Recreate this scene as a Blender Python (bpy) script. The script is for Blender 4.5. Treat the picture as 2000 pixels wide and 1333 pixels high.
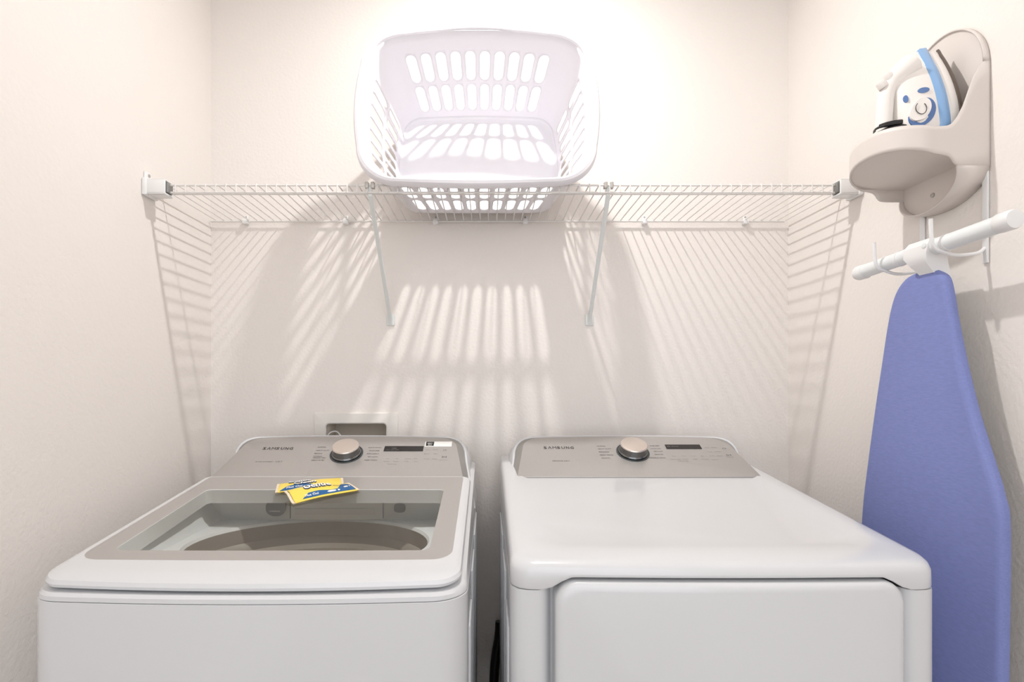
import bpy, bmesh, math, random
from mathutils import Vector, Matrix
random.seed(4)
PI = math.pi
for o in list(bpy.data.objects): bpy.data.objects.remove(o)
scene = bpy.context.scene
COL = scene.collection

# ------------------------------------------------------------------ camera, world, light, exposure
HC = 1.27                      # eye height; x right, y into the room, z up
F = 1046.0                     # focal length in pixels of the 2000 px wide frame
cam = bpy.data.objects.new('camera', bpy.data.cameras.new('camera'))
COL.objects.link(cam)
cam.location = (0, 0, HC); cam.rotation_euler = (PI/2, 0, 0)
cam.data.sensor_width = 36; cam.data.lens = F/2000*36
cam.data.shift_x = 48/2000; cam.data.shift_y = 83.5/2000
cam.data.clip_start = 0.02
scene.camera = cam

world = bpy.data.worlds.new('world'); scene.world = world; world.use_nodes = True
bg = world.node_tree.nodes['Background']
bg.inputs[0].default_value = (0.93, 0.96, 1.0, 1); bg.inputs[1].default_value = 0.97
LAMP_STRENGTH = 1320.0
LAMP_COLOR = (1.0, 0.98, 0.955, 1)
LAMP_POS = (0.075, 1.107, 2.64)

scene.view_settings.view_transform = 'Standard'; scene.view_settings.look = 'None'
scene.view_settings.gamma = 1; scene.view_settings.use_curve_mapping = False
scene.view_settings.exposure = 1.1

# ------------------------------------------------------------------ materials
def lin(c):
    return tuple(((v/255)/12.92 if v/255 <= .04045 else ((v/255+.055)/1.055)**2.4) for v in c)
def mat(name, rgb, rough=.5, metal=0, bump=None, var=None, coat=0, spec=.5):
    """rgb in sRGB 0-255; bump=(scale,strength,distance); var=(scale, amount, stretch)"""
    m = bpy.data.materials.new(name); m.use_nodes = True
    nt = m.node_tree; b = nt.nodes['Principled BSDF']; c = lin(rgb)
    b.inputs['Base Color'].default_value = (*c, 1); b.inputs['Roughness'].default_value = rough
    b.inputs['Metallic'].default_value = metal; b.inputs['Coat Weight'].default_value = coat
    b.inputs['Specular IOR Level'].default_value = spec
    tc = nt.nodes.new('ShaderNodeTexCoord')
    if bump:
        n = nt.nodes.new('ShaderNodeTexNoise'); n.inputs['Scale'].default_value = bump[0]; n.inputs['Detail'].default_value = 3
        nt.links.new(tc.outputs['Object'], n.inputs['Vector'])
        bp = nt.nodes.new('ShaderNodeBump'); bp.inputs['Strength'].default_value = bump[1]; bp.inputs['Distance'].default_value = bump[2]
        nt.links.new(n.outputs['Fac'], bp.inputs['Height']); nt.links.new(bp.outputs['Normal'], b.inputs['Normal'])
    if var:
        n2 = nt.nodes.new('ShaderNodeTexNoise'); n2.inputs['Scale'].default_value = var[0]; n2.inputs['Detail'].default_value = 2
        mp = nt.nodes.new('ShaderNodeMapping'); mp.inputs['Scale'].default_value = var[2]
        nt.links.new(tc.outputs['Object'], mp.inputs['Vector']); nt.links.new(mp.outputs['Vector'], n2.inputs['Vector'])
        mx = nt.nodes.new('ShaderNodeMixRGB')
        mx.inputs[1].default_value = (*[v*(1-var[1]) for v in c], 1); mx.inputs[2].default_value = (*[min(1, v*(1+var[1])) for v in c], 1)
        nt.links.new(n2.outputs['Fac'], mx.inputs[0]); nt.links.new(mx.outputs[0], b.inputs['Base Color'])
    return m
M = {}
M['wall'] = mat('wall_paint', (240, 234, 229), .75, bump=(115, .3, .004), spec=.25)
M['ceiling'] = mat('ceiling_paint', (240, 236, 230), .8)
M['floor'] = mat('floor_vinyl', (128, 108, 90), .5, var=(3, .25, (1, 12, 1)))
M['appl'] = mat('white_enamel', (214, 215, 217), .22, coat=.3)
M['appl_side'] = mat('white_side_enamel', (215, 216, 219), .3)
M['plast'] = mat('white_plastic', (240, 240, 240), .35)
M['basket'] = mat('basket_plastic', (240, 238, 243), .4)
M['wire'] = mat('white_coated_wire', (232, 229, 226), .4)
M['brace'] = mat('white_painted_brace', (224, 227, 225), .4)
M['panel'] = mat('silver_panel', (179, 175, 172), .34, metal=.35, var=(60, .05, (14, .6, .6)))
M['facet'] = mat('silver_panel_edge', (160, 157, 153), .36, metal=.35)
M['trim'] = mat('silver_lid_trim', (180, 176, 173), .36, metal=.3)
M['innertrim'] = mat('pale_lid_trim', (232, 233, 230), .4)
M['subdeck'] = mat('white_tub_cover', (242, 244, 243), .35)
M['disp'] = mat('dispenser_plastic', (240, 241, 238), .4)
M['cap'] = mat('grey_cap', (135, 138, 142), .45)
M['drum'] = mat('drum_steel', (226, 218, 206), .4, metal=.2)
M['drumring'] = mat('tub_ring', (166, 158, 146), .45)
M['knob'] = mat('brushed_knob', (222, 212, 204), .3, metal=.85)
M['knobside'] = mat('chrome_skirt', (120, 120, 120), .18, metal=.95)
M['ring'] = mat('dark_ring', (70, 76, 78), .3)
M['display'] = mat('display_black', (26, 24, 24), .2)
M['ink'] = mat('dark_ink', (58, 55, 54), .6)
M['inkpale'] = mat('pale_ink', (132, 127, 124), .6)
M['white_print'] = mat('white_print', (245, 245, 242), .5)
M['black'] = mat('black_rubber', (24, 22, 22), .35)
M['holder'] = mat('holder_plastic', (222, 214, 208), .45)
M['ironwhite'] = mat('iron_white', (243, 238, 233), .3)
M['ironblue'] = mat('iron_blue', (138, 180, 226), .2, coat=.4)
M['irondeep'] = mat('iron_deep_blue', (92, 124, 176), .25)
M['sole'] = mat('soleplate', (110, 100, 92), .35, metal=.5)
M['fabric'] = mat('blue_cover', (131, 141, 195), .85, bump=(900, .25, .001), var=(220, .13, (1, .35, 2.2)), spec=.2)
M['board_side'] = mat('white_edge_binding', (210, 214, 225), .7)
M['tube'] = mat('white_tube', (236, 240, 241), .35)
M['metal'] = mat('grey_metal', (150, 150, 148), .4, metal=.6)
M['screw'] = mat('screw_head', (188, 184, 178), .4, metal=.5)
M['box'] = mat('outlet_box_plastic', (236, 232, 226), .4)
M['boxin'] = mat('outlet_box_inside', (205, 196, 182), .5)
M['yellow'] = mat('packet_yellow', (246, 218, 92), .35, bump=(60, .2, .003))
M['pblue'] = mat('packet_blue', (14, 92, 150), .35)
M['pnavy'] = mat('packet_navy', (22, 52, 110), .4)
M['crimp'] = mat('packet_seal', (240, 224, 200), .45)
def glass_mat():
    m = bpy.data.materials.new('lid_glass'); m.use_nodes = True; nt = m.node_tree; nt.nodes.clear()
    out = nt.nodes.new('ShaderNodeOutputMaterial'); mx = nt.nodes.new('ShaderNodeMixShader')
    tr = nt.nodes.new('ShaderNodeBsdfTransparent'); tr.inputs[0].default_value = (.98, .99, .985, 1)
    gl = nt.nodes.new('ShaderNodeBsdfGlossy'); gl.inputs['Roughness'].default_value = .03
    fr = nt.nodes.new('ShaderNodeFresnel'); fr.inputs[0].default_value = 1.32
    nt.links.new(fr.outputs[0], mx.inputs[0]); nt.links.new(tr.outputs[0], mx.inputs[1]); nt.links.new(gl.outputs[0], mx.inputs[2])
    nt.links.new(mx.outputs[0], out.inputs[0]); return m
M['glass'] = glass_mat()
def emit_mat(name, col, s):
    m = bpy.data.materials.new(name); m.use_nodes = True; nt = m.node_tree; nt.nodes.clear()
    out = nt.nodes.new('ShaderNodeOutputMaterial'); e = nt.nodes.new('ShaderNodeEmission')
    e.inputs[0].default_value = col; e.inputs[1].default_value = s; nt.links.new(e.outputs[0], out.inputs[0]); return m
M['lamp'] = emit_mat('lamp_glow', LAMP_COLOR, LAMP_STRENGTH)

# ------------------------------------------------------------------ helpers
ORG = {}
def mk(name, verts, faces, m, parent=None, smooth=True, angle=35, solid=0, offset=-1, label=None, merge=1e-6):
    o3 = ORG.get(parent.name, Vector((0, 0, 0))) if parent else Vector((0, 0, 0))
    me = bpy.data.meshes.new(name)
    me.from_pydata([tuple(Vector(v)-o3) for v in verts], [], faces)
    bm = bmesh.new(); bm.from_mesh(me)
    bmesh.ops.remove_doubles(bm, verts=bm.verts, dist=merge)
    bmesh.ops.recalc_face_normals(bm, faces=bm.faces)
    bm.to_mesh(me); bm.free()
    me.materials.append(M[m])
    if smooth:
        me.polygons.foreach_set('use_smooth', [True]*len(me.polygons))
        me.set_sharp_from_angle(angle=math.radians(angle))
    o = bpy.data.objects.new(name, me); COL.objects.link(o)
    if parent: o.parent = parent
    ORG[o.name] = o3
    if solid:
        md = o.modifiers.new('thickness', 'SOLIDIFY'); md.thickness = solid; md.offset = offset
    if label: o['label'] = label
    return o
def thing(name, label, cat, loc, group=None):
    o = bpy.data.objects.new(name, None); COL.objects.link(o); o.location = loc
    o.empty_display_size = .05
    o['label'] = label; o['category'] = cat
    if group: o['group'] = group
    ORG[o.name] = Vector(loc); return o
def tagstruct(o, label=None):
    o['kind'] = 'structure'
    if label: o['label'] = label; o['category'] = label_cat(o.name)
    return o
def label_cat(n): return n.split('_')[0]
def join(parts):
    V, Fc = [], []
    for v, f in parts:
        n = len(V); V += list(v); Fc += [tuple(i+n for i in q) for q in f]
    return V, Fc
def box(x0, x1, y0, y1, z0, z1, bev=0, seg=2):
    bm = bmesh.new(); bmesh.ops.create_cube(bm, size=1)
    for v in bm.verts:
        v.co = Vector(((x0+x1)/2+v.co.x*(x1-x0), (y0+y1)/2+v.co.y*(y1-y0), (z0+z1)/2+v.co.z*(z1-z0)))
    if bev: bmesh.ops.bevel(bm, geom=bm.edges[:], offset=bev, segments=seg, affect='EDGES', profile=.5)
    bm.verts.index_update()
    r = [v.co.copy() for v in bm.verts], [tuple(v.index for v in f.verts) for f in bm.faces]
    bm.free(); return r
def loft(rings, cap0=False, cap1=False, closed=True):
    n = len(rings[0]); V = [Vector(p) for r in rings for p in r]; Fc = []
    for k in range(len(rings)-1):
        for i in range(n if closed else n-1):
            j = (i+1) % n
            Fc.append((k*n+i, k*n+j, (k+1)*n+j, (k+1)*n+i))
    if cap0: Fc.append(tuple(range(n))[::-1])
    if cap1: Fc.append(tuple((len(rings)-1)*n+i for i in range(n)))
    return V, Fc
def rrect(hx, y0, y1, r, nc=6, ne=8, rb=None):
    """rounded rectangle, x in +-hx, y in y0..y1; front corners (y0) radius r, back radius rb; counter-clockwise from front-left"""
    rb = r if rb is None else rb
    P = []
    cs = [(-hx+r, y0+r, PI, r), (hx-r, y0+r, 1.5*PI, r), (hx-rb, y1-rb, 0, rb), (-hx+rb, y1-rb, .5*PI, rb)]
    for k, (cx, cy, a0, rr) in enumerate(cs):
        arc = [(cx+rr*math.cos(a0+PI/2*i/nc), cy+rr*math.sin(a0+PI/2*i/nc)) for i in range(nc+1)]
        P += arc
        nx = cs[(k+1) % 4]; a1 = nx[2]
        q = (nx[0]+nx[3]*math.cos(a1), nx[1]+nx[3]*math.sin(a1)); p = arc[-1]
        P += [(p[0]+(q[0]-p[0])*i/ne, p[1]+(q[1]-p[1])*i/ne) for i in range(1, ne)]
    return P
def tube(pts, r, seg=8, closed=False, rad=None, flat=1.0, up=None):
    pts = [Vector(p) for p in pts]; n = len(pts); rings = []; prev = None
    for i, p in enumerate(pts):
        if closed: t = pts[(i+1) % n]-pts[i-1]
        else: t = pts[min(i+1, n-1)]-pts[max(i-1, 0)]
        t.normalize()
        if prev is None:
            a = Vector(up) if up else (Vector((0, 0, 1)) if abs(t.z) < .9 else Vector((1, 0, 0)))
        else: a = prev
        u = (a-t*a.dot(t)).normalized(); w = t.cross(u); prev = u
        rr = rad[i] if rad else r
        rings.append([p+u*rr*math.cos(2*PI*k/seg)+w*rr*flat*math.sin(2*PI*k/seg) for k in range(seg)])
    if closed:
        V, Fc = loft(rings); m = (n-1)*seg
        Fc += [(m+i, m+(i+1) % seg, (i+1) % seg, i) for i in range(seg)]
        return V, Fc
    return loft(rings, True, True)
def spline(P, n=8):
    P = [Vector(p) for p in P]; out = []
    for i in range(len(P)-1):
        p0, p1, p2, p3 = P[max(i-1, 0)], P[i], P[i+1], P[min(i+2, len(P)-1)]
        for k in range(n):
            t = k/n
            out.append(.5*((2*p1)+(p2-p0)*t+(2*p0-5*p1+4*p2-p3)*t*t+(3*p1-p0-3*p2+p3)*t**3))
    out.append(P[-1]); return out
def disc(c, u, w, n, rprof, seg=32, cap=True):
    """lathe: rprof list of (radius, height) about axis n through c"""
    c, u, w, n = map(Vector, (c, u, w, n))
    rings = [[c+n*h+(u*math.cos(2*PI*k/seg)+w*math.sin(2*PI*k/seg))*r for k in range(seg)] for r, h in rprof]
    return loft(rings, cap, cap)
TXT = {}
def text(s, bold=0):
    """unit-height flat lettering: verts (x,y), faces, width"""
    if (s, bold) in TXT: return TXT[(s, bold)]
    cu = bpy.data.curves.new('t', 'FONT'); cu.body = s; cu.size = 1; cu.offset = bold; cu.space_character = 1.3 if 'Λ' in s else 1.0; cu.resolution_u = 2
    o = bpy.data.objects.new('t', cu); COL.objects.link(o)
    dg = bpy.context.evaluated_depsgraph_get(); ev = o.evaluated_get(dg); me = ev.to_mesh()
    V = [(v.co.x, v.co.y) for v in me.vertices]; Fc = [tuple(p.vertices) for p in me.polygons]
    ev.to_mesh_clear(); bpy.data.objects.remove(o); bpy.data.curves.remove(cu)
    x0 = min(v[0] for v in V); x1 = max(v[0] for v in V); y0 = min(v[1] for v in V); y1 = max(v[1] for v in V)
    V = [((x-x0)/(y1-y0), (y-y0)/(y1-y0)) for x, y in V]
    TXT[(s, bold)] = (V, Fc, (x1-x0)/(y1-y0)); return TXT[(s, bold)]
def put_text(s, mapf, x, y, h, w=None, align='l', bold=0, slant=0):
    V, Fc, wd = text(s, bold); sx = (w/wd) if w else h
    tw = wd*sx; ox = x-(tw if align == 'r' else tw/2 if align == 'c' else 0)
    return [mapf(ox+a*sx+slant*b*h, y+b*h) for a, b in V], Fc
TXT_PRE = [text(s, b) for s, b in (('Gentle', .03),)]

# ------------------------------------------------------------------ room
XL, XR, YB, YF, ZC = -.857, .933, 1.66, -.75, 2.72
def grid_wall(name, rects, y, thick):
    pass
# back wall with a hole for the outlet box
HX0, HX1, HZ0, HZ1 = -.505, -.306, HC-.262, HC-.117
def wall_back():
    parts = []
    for (a, b, c, d) in ((XL-.1, HX0, 0, ZC), (HX1, XR+.1, 0, ZC), (HX0, HX1, 0, HZ0), (HX0, HX1, HZ1, ZC)):
        parts.append(box(a, b, YB, YB+.1, c, d))
    V, Fc = join(parts)
    o = mk('wall_back', V, Fc, 'wall', smooth=False); return tagstruct(o, 'beige textured back wall behind the washer and dryer')
wall_back()
def sbox(name, m, lab, *a):
    o = mk(name, *box(*a), m, smooth=False); return tagstruct(o, lab)
sbox('wall_left', 'wall', 'beige textured wall left of the washing machine', XL-.1, XL, YF, YB, 0, ZC)
sbox('wall_right', 'wall', 'beige textured wall carrying the iron holder and ironing board', XR, XR+.1, YF, YB, 0, ZC)
sbox('floor', 'floor', 'brown floor under the appliances', XL-3, XR+3, YF-4, YB+.1, -.05, 0)
sbox('ceiling', 'ceiling', 'white ceiling above the laundry alcove', XL-.1, XR+.1, YF, YB+.1, ZC, ZC+.05)

# ceiling lamp
lx, ly, lz = LAMP_POS
t = thing('ceiling_light', 'small round ceiling downlight above the wire shelf', 'light', (lx, ly, ZC))
R_ = .022
mk('housing', *disc((lx, ly, ZC), (1, 0, 0), (0, 1, 0), (0, 0, -1), [(.085, 0), (.085, .010), (.060, .040), (.036, ZC-lz), (R_, ZC-lz), (R_, ZC-lz-.006)], 32), 'plast', t)
mk('diffuser', *disc((lx, ly, lz+.002), (1, 0, 0), (0, 1, 0), (0, 0, 1), [(R_-.0005, 0), (R_-.0005, .003)], 24), 'lamp', t)

# ------------------------------------------------------------------ planes shared by both appliances
SL = .1378                                                        # slope of the lids
def lidz(y): return HC-.294+(y-.885)*SL
def lid_at(px, py):
    y = .416/((py-750)/F+SL); return (px-952)*y/F, y
QL = math.hypot(.165, .084); QD = Vector((0, .165, .084))/QL; QN = Vector((0, -.084, .165))/QL
def con_at(px, py):                                               # pixel -> (x, q) on the console face
    y = .9115/((py-750)/F+.509); return (px-952)*y/F, (y-1.335)/.165*QL
def con_p(cx, x, q, w=0): return Vector((cx+x, 1.335, HC-.232))+QD*q+QN*w

def outline(h0, h1, q0, qt, r, crown=.006, n=10):
    """console outline in (x,q): flat bottom, leaning sides, rounded top corners, crowned top"""
    R = []
    R += [(h0*(-1+2*i/n), q0) for i in range(n)]
    sx = lambda q: h0+(h1-h0)*max(0, (q-q0)/(qt-q0))
    side = [(sx(q0+(qt-r-q0)*i/6), q0+(qt-r-q0)*i/6) for i in range(6)]
    cx = sx(qt-r)-r*1.25
    arc = [(cx+r*1.25*math.cos(a*PI/16), qt-r+r*math.sin(a*PI/16)) for a in range(9)]
    right = side+arc
    top = [(cx*(1-2*i/n), qt+crown*(1-(1-2*i/n)**2)) for i in range(1, n)]
    return R+right+top+[(-x, q) for x, q in right[::-1]]
def console(root, cx, hw):
    rings = []
    F0 = outline(hw, hw-.030, 0, QL-.004, .05)
    face = [con_p(cx, x, q, 0) for x, q in F0]
    f1 = [con_p(cx, x, q, -.001) for x, q in outline(hw+.002, hw-.028, -.001, QL-.003, .051)]
    pn = mk('control_panel', *loft([face, f1], True, False), 'panel', root, label='silver grey control panel')
    def ring(h0, h1, q0, qt, r, ws, wt):
        R = []
        for x, q in outline(h0, h1, q0, qt, r):
            k = min(1, max(0, (q-(QL-.075))/.07)); k = k*k*(3-2*k); R.append(con_p(cx, x, q, ws*(1-k)+wt*k))
        return R
    f2 = ring(hw+.020, hw-.006, -.004, QL-.001, .053, -.034, -.003)
    mk('panel_edge', *loft([f1, f2]), 'facet', root)
    f3 = ring(hw+.0245, hw-.001, -.006, QL+.002, .055, -.036, -.001)
    f3b = ring(hw+.028, hw+.004, -.010, QL+.0045, .057, -.048, -.006)
    f4 = ring(hw+.033, hw+.012, -.03, QL+.007, .06, -.075, -.025)
    f6 = [Vector((p.x, 1.56, min(p.z, 1.115))) for p in f4]
    mk('console_housing', *loft([f2, f3, f3b, f4, f6], False, True), 'appl', root)
    return pn
def knob(root, cx, x, q):
    c = con_p(cx, x, q); u = Vector((1, 0, 0))
    k = mk('dial_ring', *disc(c, u, QD, QN, [(.0435, 0), (.0435, .002), (.0405, .002), (.0405, .0005)], 40), 'ring', root)
    d = mk('dial_knob', *disc(c, u, QD, QN, [(.0385, .0005), (.0385, .004), (.0355, .007), (.0345, .022)], 40), 'knobside', root)
    # top disc with a finely scalloped rim
    rings = []
    for r, h in ((.0345, .022), (.0350, .0235), (.0335, .0262), (.0315, .0268)):
        rings.append([c+QN*h+(u*math.cos(2*PI*i/72)+QD*math.sin(2*PI*i/72))*(r*(1+(.012 if i % 2 else 0))) for i in range(72)])
    mk('dial_top', *loft(rings, False, True), 'knob', d, label='brushed metal dial face')
def panel_map(cx, w=.0008): return lambda x, q: con_p(cx, x, q, w)
def flat_rect(mapf, x0, x1, q0, q1, th=.0012, cx=0):
    return None

def embossed(root, x, sgn):
    """pressed ribs on the side sheet of an appliance"""
    for (y0, y1, z0, z1) in ((.905, 1.02, .30, .86), (1.06, 1.20, .30, .90), (1.24, 1.46, .30, .92)):
        a = x-.002 if sgn > 0 else x-.003; b = x+.003 if sgn > 0 else x+.002
        mk('side_rib', *box(a, b, y0, y1, z0, z1, .0022, 2), 'appl_side', root)

# ------------------------------------------------------------------ washing machine
WX = -.3745; WH = .343
def bow(P, hx, y0, amt):
    return [(x, y-amt*(1-(x/hx)**2) if y < y0+.12 and abs(x) < hx else y) for x, y in P]
W = thing('washing_machine', 'white top-loading washing machine with a glass lid and silver control panel', 'washer', (WX, 1.2, 0))
def wring(hx, y0, y1, r, zf, rb=.02, b=.016):
    return [Vector((WX+x, y, zf(y) if callable(zf) else zf)) for x, y in bow(rrect(hx, y0, y1, r, 8, 12, rb), hx, y0, b)]
mk('body', *loft([wring(WH-.004, .826, 1.571, .05, .02), wring(WH, .822, 1.575, .052, .03), wring(WH, .822, 1.575, .052, .935), wring(WH-.001, .823, 1.574, .052, .936), wring(WH-.02, .845, 1.555, .04, .936)], True, False), 'appl', W)
embossed(W, WX+WH, 1)
for sx in (-.29, .29):
    for y in (.93, 1.50):
        mk('foot', *disc((WX+sx, y, 0), (1, 0, 0), (0, 1, 0), (0, 0, 1), [(.022, 0), (.022, .01), (.014, .012), (.014, .025)], 16), 'black', W)
# top cover with the well below the glass
cz = lambda d: (lambda y: lidz(y)-d)
well = lambda z, i=0: [Vector((WX+x, y, z(y) if callable(z) else z)) for x, y in rrect(.292-i, .915+i, 1.315-i*.2, .045, 8, 12, .03)]
SUB = HC-.331
TC = (WX, 1.125)
def circ(r, z, c=TC, like=None):
    n = len(like); # match vertices of the well outline by angle
    out = []
    for p in like:
        a = math.atan2(p.y-c[1], p.x-c[0]); out.append(Vector((c[0]+r*math.cos(a), c[1]+r*math.sin(a), z)))
    return out
w0 = well(cz(.0215)); w1 = well(SUB+.012, .012); w2 = well(SUB, .022)
c0 = circ(.188, SUB-.003, like=w2); 
def oval(rx, ry, z, like=w2, c=TC):
    out = []
    for p in like:
        a = math.atan2((p.y-c[1])/ry, (p.x-c[0])/rx); out.append(Vector((c[0]+rx*math.cos(a), c[1]+ry*math.sin(a), z)))
    return out
RX, RY = .248, .192
mk('top_cover', *loft([wring(WH-.012, .836, 1.565, .045, .9366), wring(WH-.0015, .8235, 1.574, .052, .9367), wring(WH-.0006, .8226, 1.5745, .052, .9375), wring(WH-.0012, .8232, 1.574, .052, .9440), wring(WH-.004, .8275, 1.572, .05, lambda y: max(.9485, lidz(y)-.028)),
      wring(WH-.014, .842, 1.56, .045, cz(.0215)), w0]), 'appl', W)
mk('tub_cover', *loft([w0, w1, w2, oval(RX+.004, RY+.004, SUB-.002), oval(RX, RY, SUB-.008)]), 'subdeck', W)
mk('tub_ring', *loft([oval(RX, RY, SUB-.008), oval(RX-.003, RY-.003, SUB-.040), oval(RX-.010, RY-.010, SUB-.046), oval(RX-.016, RY-.016, SUB-.058)]), 'drumring', W)
dr = mk('drum', *loft([oval(RX-.015, RY-.015, SUB-.056), oval(RX-.022, RY-.022, SUB-.066), oval(RX-.012, RY-.012, SUB-.08), oval(RX-.012, RY-.012, SUB-.20), oval(RX-.02, RY-.02, SUB-.21), oval(RX-.012, RY-.012, SUB-.22), oval(RX-.012, RY-.012, SUB-.5), oval(.06, .06, SUB-.52)], False, True), 'drum', W)
# detergent dispenser behind the tub, a sloping wall with its drawer, cap and lens
DY0, DZ0, DY1, DZ1 = 1.283, HC-.277, 1.305, HC-.3315
dd = Vector((0, DY1-DY0, DZ1-DZ0)); DLn = dd.length; dd /= DLn; dn = Vector((0, dd.z, -dd.y))
if dn.y > 0: dn = -dn
def disp_at(px, py):
    # intersection of a pixel ray with the dispenser wall
    k = (DY1-DY0)/(DZ1-DZ0); s = (750-py)/F      # z-HC = s*y ; y = DY0 + k*(z-DZ0)
    y = (DY0+k*(HC-DZ0))/(1-k*s); z = HC+s*y; return Vector(((px-952)*y/F, y, z))
hx = .285
a = [Vector((WX-hx, DY0, DZ0)), Vector((WX+hx, DY0, DZ0)), Vector((WX+hx, DY1, DZ1)), Vector((WX-hx, DY1, DZ1))]
b = [p+Vector((0, 0, 0)) for p in a]
b[0] = Vector((WX-hx, 1.33, DZ0)); b[1] = Vector((WX+hx, 1.33, DZ0)); b[2] = Vector((WX+hx, 1.33, DZ1)); b[3] = Vector((WX-hx, 1.33, DZ1))
dw = mk('dispenser', *loft([a, b], True, True), 'disp', W, smooth=False)
def on_disp(px0, py0, px1, py1, th, name, m, par, bev=.0015):
    p = [disp_at(px0, py0), disp_at(px1, py0), disp_at(px1, py1), disp_at(px0, py1)]
    q = [v+dn*th for v in p]
    return mk(name, *loft([p, q], False, True), m, par, smooth=False)
def rr_on_disp(cx, cy, rx, ry, th, name, m, pw=2.0):
    P = []
    for i in range(36):
        a_ = 2*PI*i/36; c_, s_ = math.cos(a_), math.sin(a_)
        P.append(disp_at(cx+rx*math.copysign(abs(c_)**(2/pw), c_), cy+ry*math.copysign(abs(s_)**(2/pw), s_)))
    return mk(name, *loft([P, [v+dn*th for v in P], [v+dn*th*.9+(P[0]*0) for v in P]], False, True), m, dw)
on_disp(569, 975, 748, 1010, .003, 'detergent_drawer', 'disp', dw)
on_disp(577, 992, 732, 1004, .0045, 'drawer_grip', 'innertrim', dw)
on_disp(567, 974, 568.4, 1012, .0035, 'drawer_gap', 'cap', dw)
on_disp(748, 974, 749.2, 1012, .0035, 'drawer_gap', 'cap', dw)
rr_on_disp(540, 990, 19, 16, .006, 'bleach_cap', 'cap', 2.4)
on_disp(528, 995, 549, 997, .007, 'cap_slot', 'innertrim', dw)
rr_on_disp(781, 992, 11, 8, .004, 'sensor_window', 'cap', 3.2)

# lid
LH = .333; LY0, LY1 = .833, 1.338
def lring(hx, y0, y1, r, w, rb=.012, b=.015):
    return [Vector((WX+x, y, lidz(y)+w)) for x, y in bow(rrect(hx, y0, y1, r, 10, 12, rb), hx, y0, b)]
L_out0 = lring(LH-.010, LY0+.012, LY1, .032, -.020)
L_g = lring(.3145, .893, LY1-.004, .035, 0, .006, .004)
L_w = lring(.274, .927, 1.240, .016, 0, .012, .002)
lid = mk('lid_frame', *loft([L_out0, lring(LH-.002, LY0+.002, LY1, .037, -.0155), lring(LH, LY0, LY1, .038, -.010), lring(LH-.002, LY0+.003, LY1, .038, -.0045),
      lring(LH-.007, LY0+.013, LY1, .038, -.0010), lring(LH-.0125, LY0+.036, LY1-.002, .038, .0003), L_g]), 'appl', W)
mk('lid_trim', *loft([L_g, L_w]), 'trim', lid, label='silver grey trim around the lid window')
L_w2 = lring(.270, .931, 1.236, .014, -.030, .012, .002)
mk('window_surround', *loft([L_w, lring(.2735, .9275, 1.2395, .016, -.006, .012, .002), L_w2, L_out0]), 'innertrim', lid)
mk('lid_glass', *loft([lring(.2738, .9272, 1.2398, .016, -.0012, .012, .002)], True), 'glass', lid, label='clear glass lid window')
pn = console(W, WX, .3115)
kx, kq = con_at(675, 887)
knob(W, WX, 0.0, kq)
pm = panel_map(WX); rel = lambda px, py, c: (lambda a: (a[0]-c, a[1]))(con_at(px, py))
def plate_on_panel(c, px0, py0, px1, py1, name, m, par, th=.0012):
    x0, q1 = rel(px0, py0, c); x1, q0 = rel(px1, py1, c)
    pts = [(x0, q0), (x1, q0), (x1, q1), (x0, q1)]
    return mk(name, *loft([[con_p(c, x, q, .0001) for x, q in pts], [con_p(c, x, q, th) for x, q in pts]], False, True), m, par, smooth=False)
def print_lines(c, items, h, name, m, par, align='l', bold=.0):
    parts = []
    for s, px, py, wpx in items:
        x, q = rel(px, py, c); x2, _ = rel(px+wpx, py, c)
        parts.append(put_text(s, panel_map(c, .0006), x, q, h, w=abs(x2-x), align=align, bold=0 if s == 'M' else bold))
    return mk(name, *join(parts), m, par, smooth=False)
print_lines(WX, [(ch, 512+i*8.75, 879, w) for i, (ch, w) in enumerate(zip('SΛMSUNG', (6.2, 7, 7.6, 6.2, 6.6, 6.6, 6.6)))], .0115, 'brand_lettering', 'ink', pn, bold=.018)
print_lines(WX, [('ACTIVE WATERJET', 498, 904, 34)], .0045, 'feature_lettering', 'ink', pn)
print_lines(WX, [('VRT', 537, 904, 14)], .0065, 'feature_mark', 'inkpale', pn)
print_lines(WX, [('NORMAL', 620, 875, 17), ('HEAVY DUTY', 617, 881.5, 26), ('BEDDING', 614, 887.5, 15), ('WATERPROOF', 612, 893, 17), ('PERMANENT PRESS', 611, 896, 25), ('DELICATES', 608, 900.5, 25)], .0042, 'cycle_lettering', 'ink', pn)
print_lines(WX, [('QUICK WASH', 719, 876, 25), ('RINSE+SPIN', 721, 882, 20), ('SPIN ONLY', 716, 888, 24), ('SELF CLEAN', 718, 894, 19), ('DEEP WASH', 712, 900.5, 24)], .0042, 'cycle_lettering', 'ink', pn)
print_lines(WX, [('Temp', 754, 897.5, 6), ('Spin', 773, 897.5, 6), ('Soil Level', 791, 897.5, 11), ('Rinse', 809, 897.5, 7), ('Normal', 749, 903, 11), ('Medium', 768, 903, 11), ('High', 790, 903, 8), ('Warm', 808, 903, 8),
     ('Delay', 831, 880, 8), ('Drum', 846, 879.5, 9), ('Extra', 828, 888, 11), ('Steam', 847, 888, 8), ('My Cycle', 828, 898, 10), ('Smart', 845, 898, 9), ('Hold 3 sec', 858, 900, 16), ('hold to lock', 756, 908, 18)], .0036, 'option_lettering', 'inkpale', pn)
print_lines(WX, [('▷ǁ', 863, 895, 9)], .008, 'start_mark', 'ink', pn)
print_lines(WX, [('O', 865, 881, 7)], .006, 'power_mark', 'inkpale', pn)
ds = plate_on_panel(WX, 752, 872.5, 826, 882, 'display', 'display', pn)
print_lines(WX, [('0:00', 765, 877.5, 9), ('lock  wash  rinse', 755, 880.5, 24)], .0034, 'display_mark', 'inkpale', ds)
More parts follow.
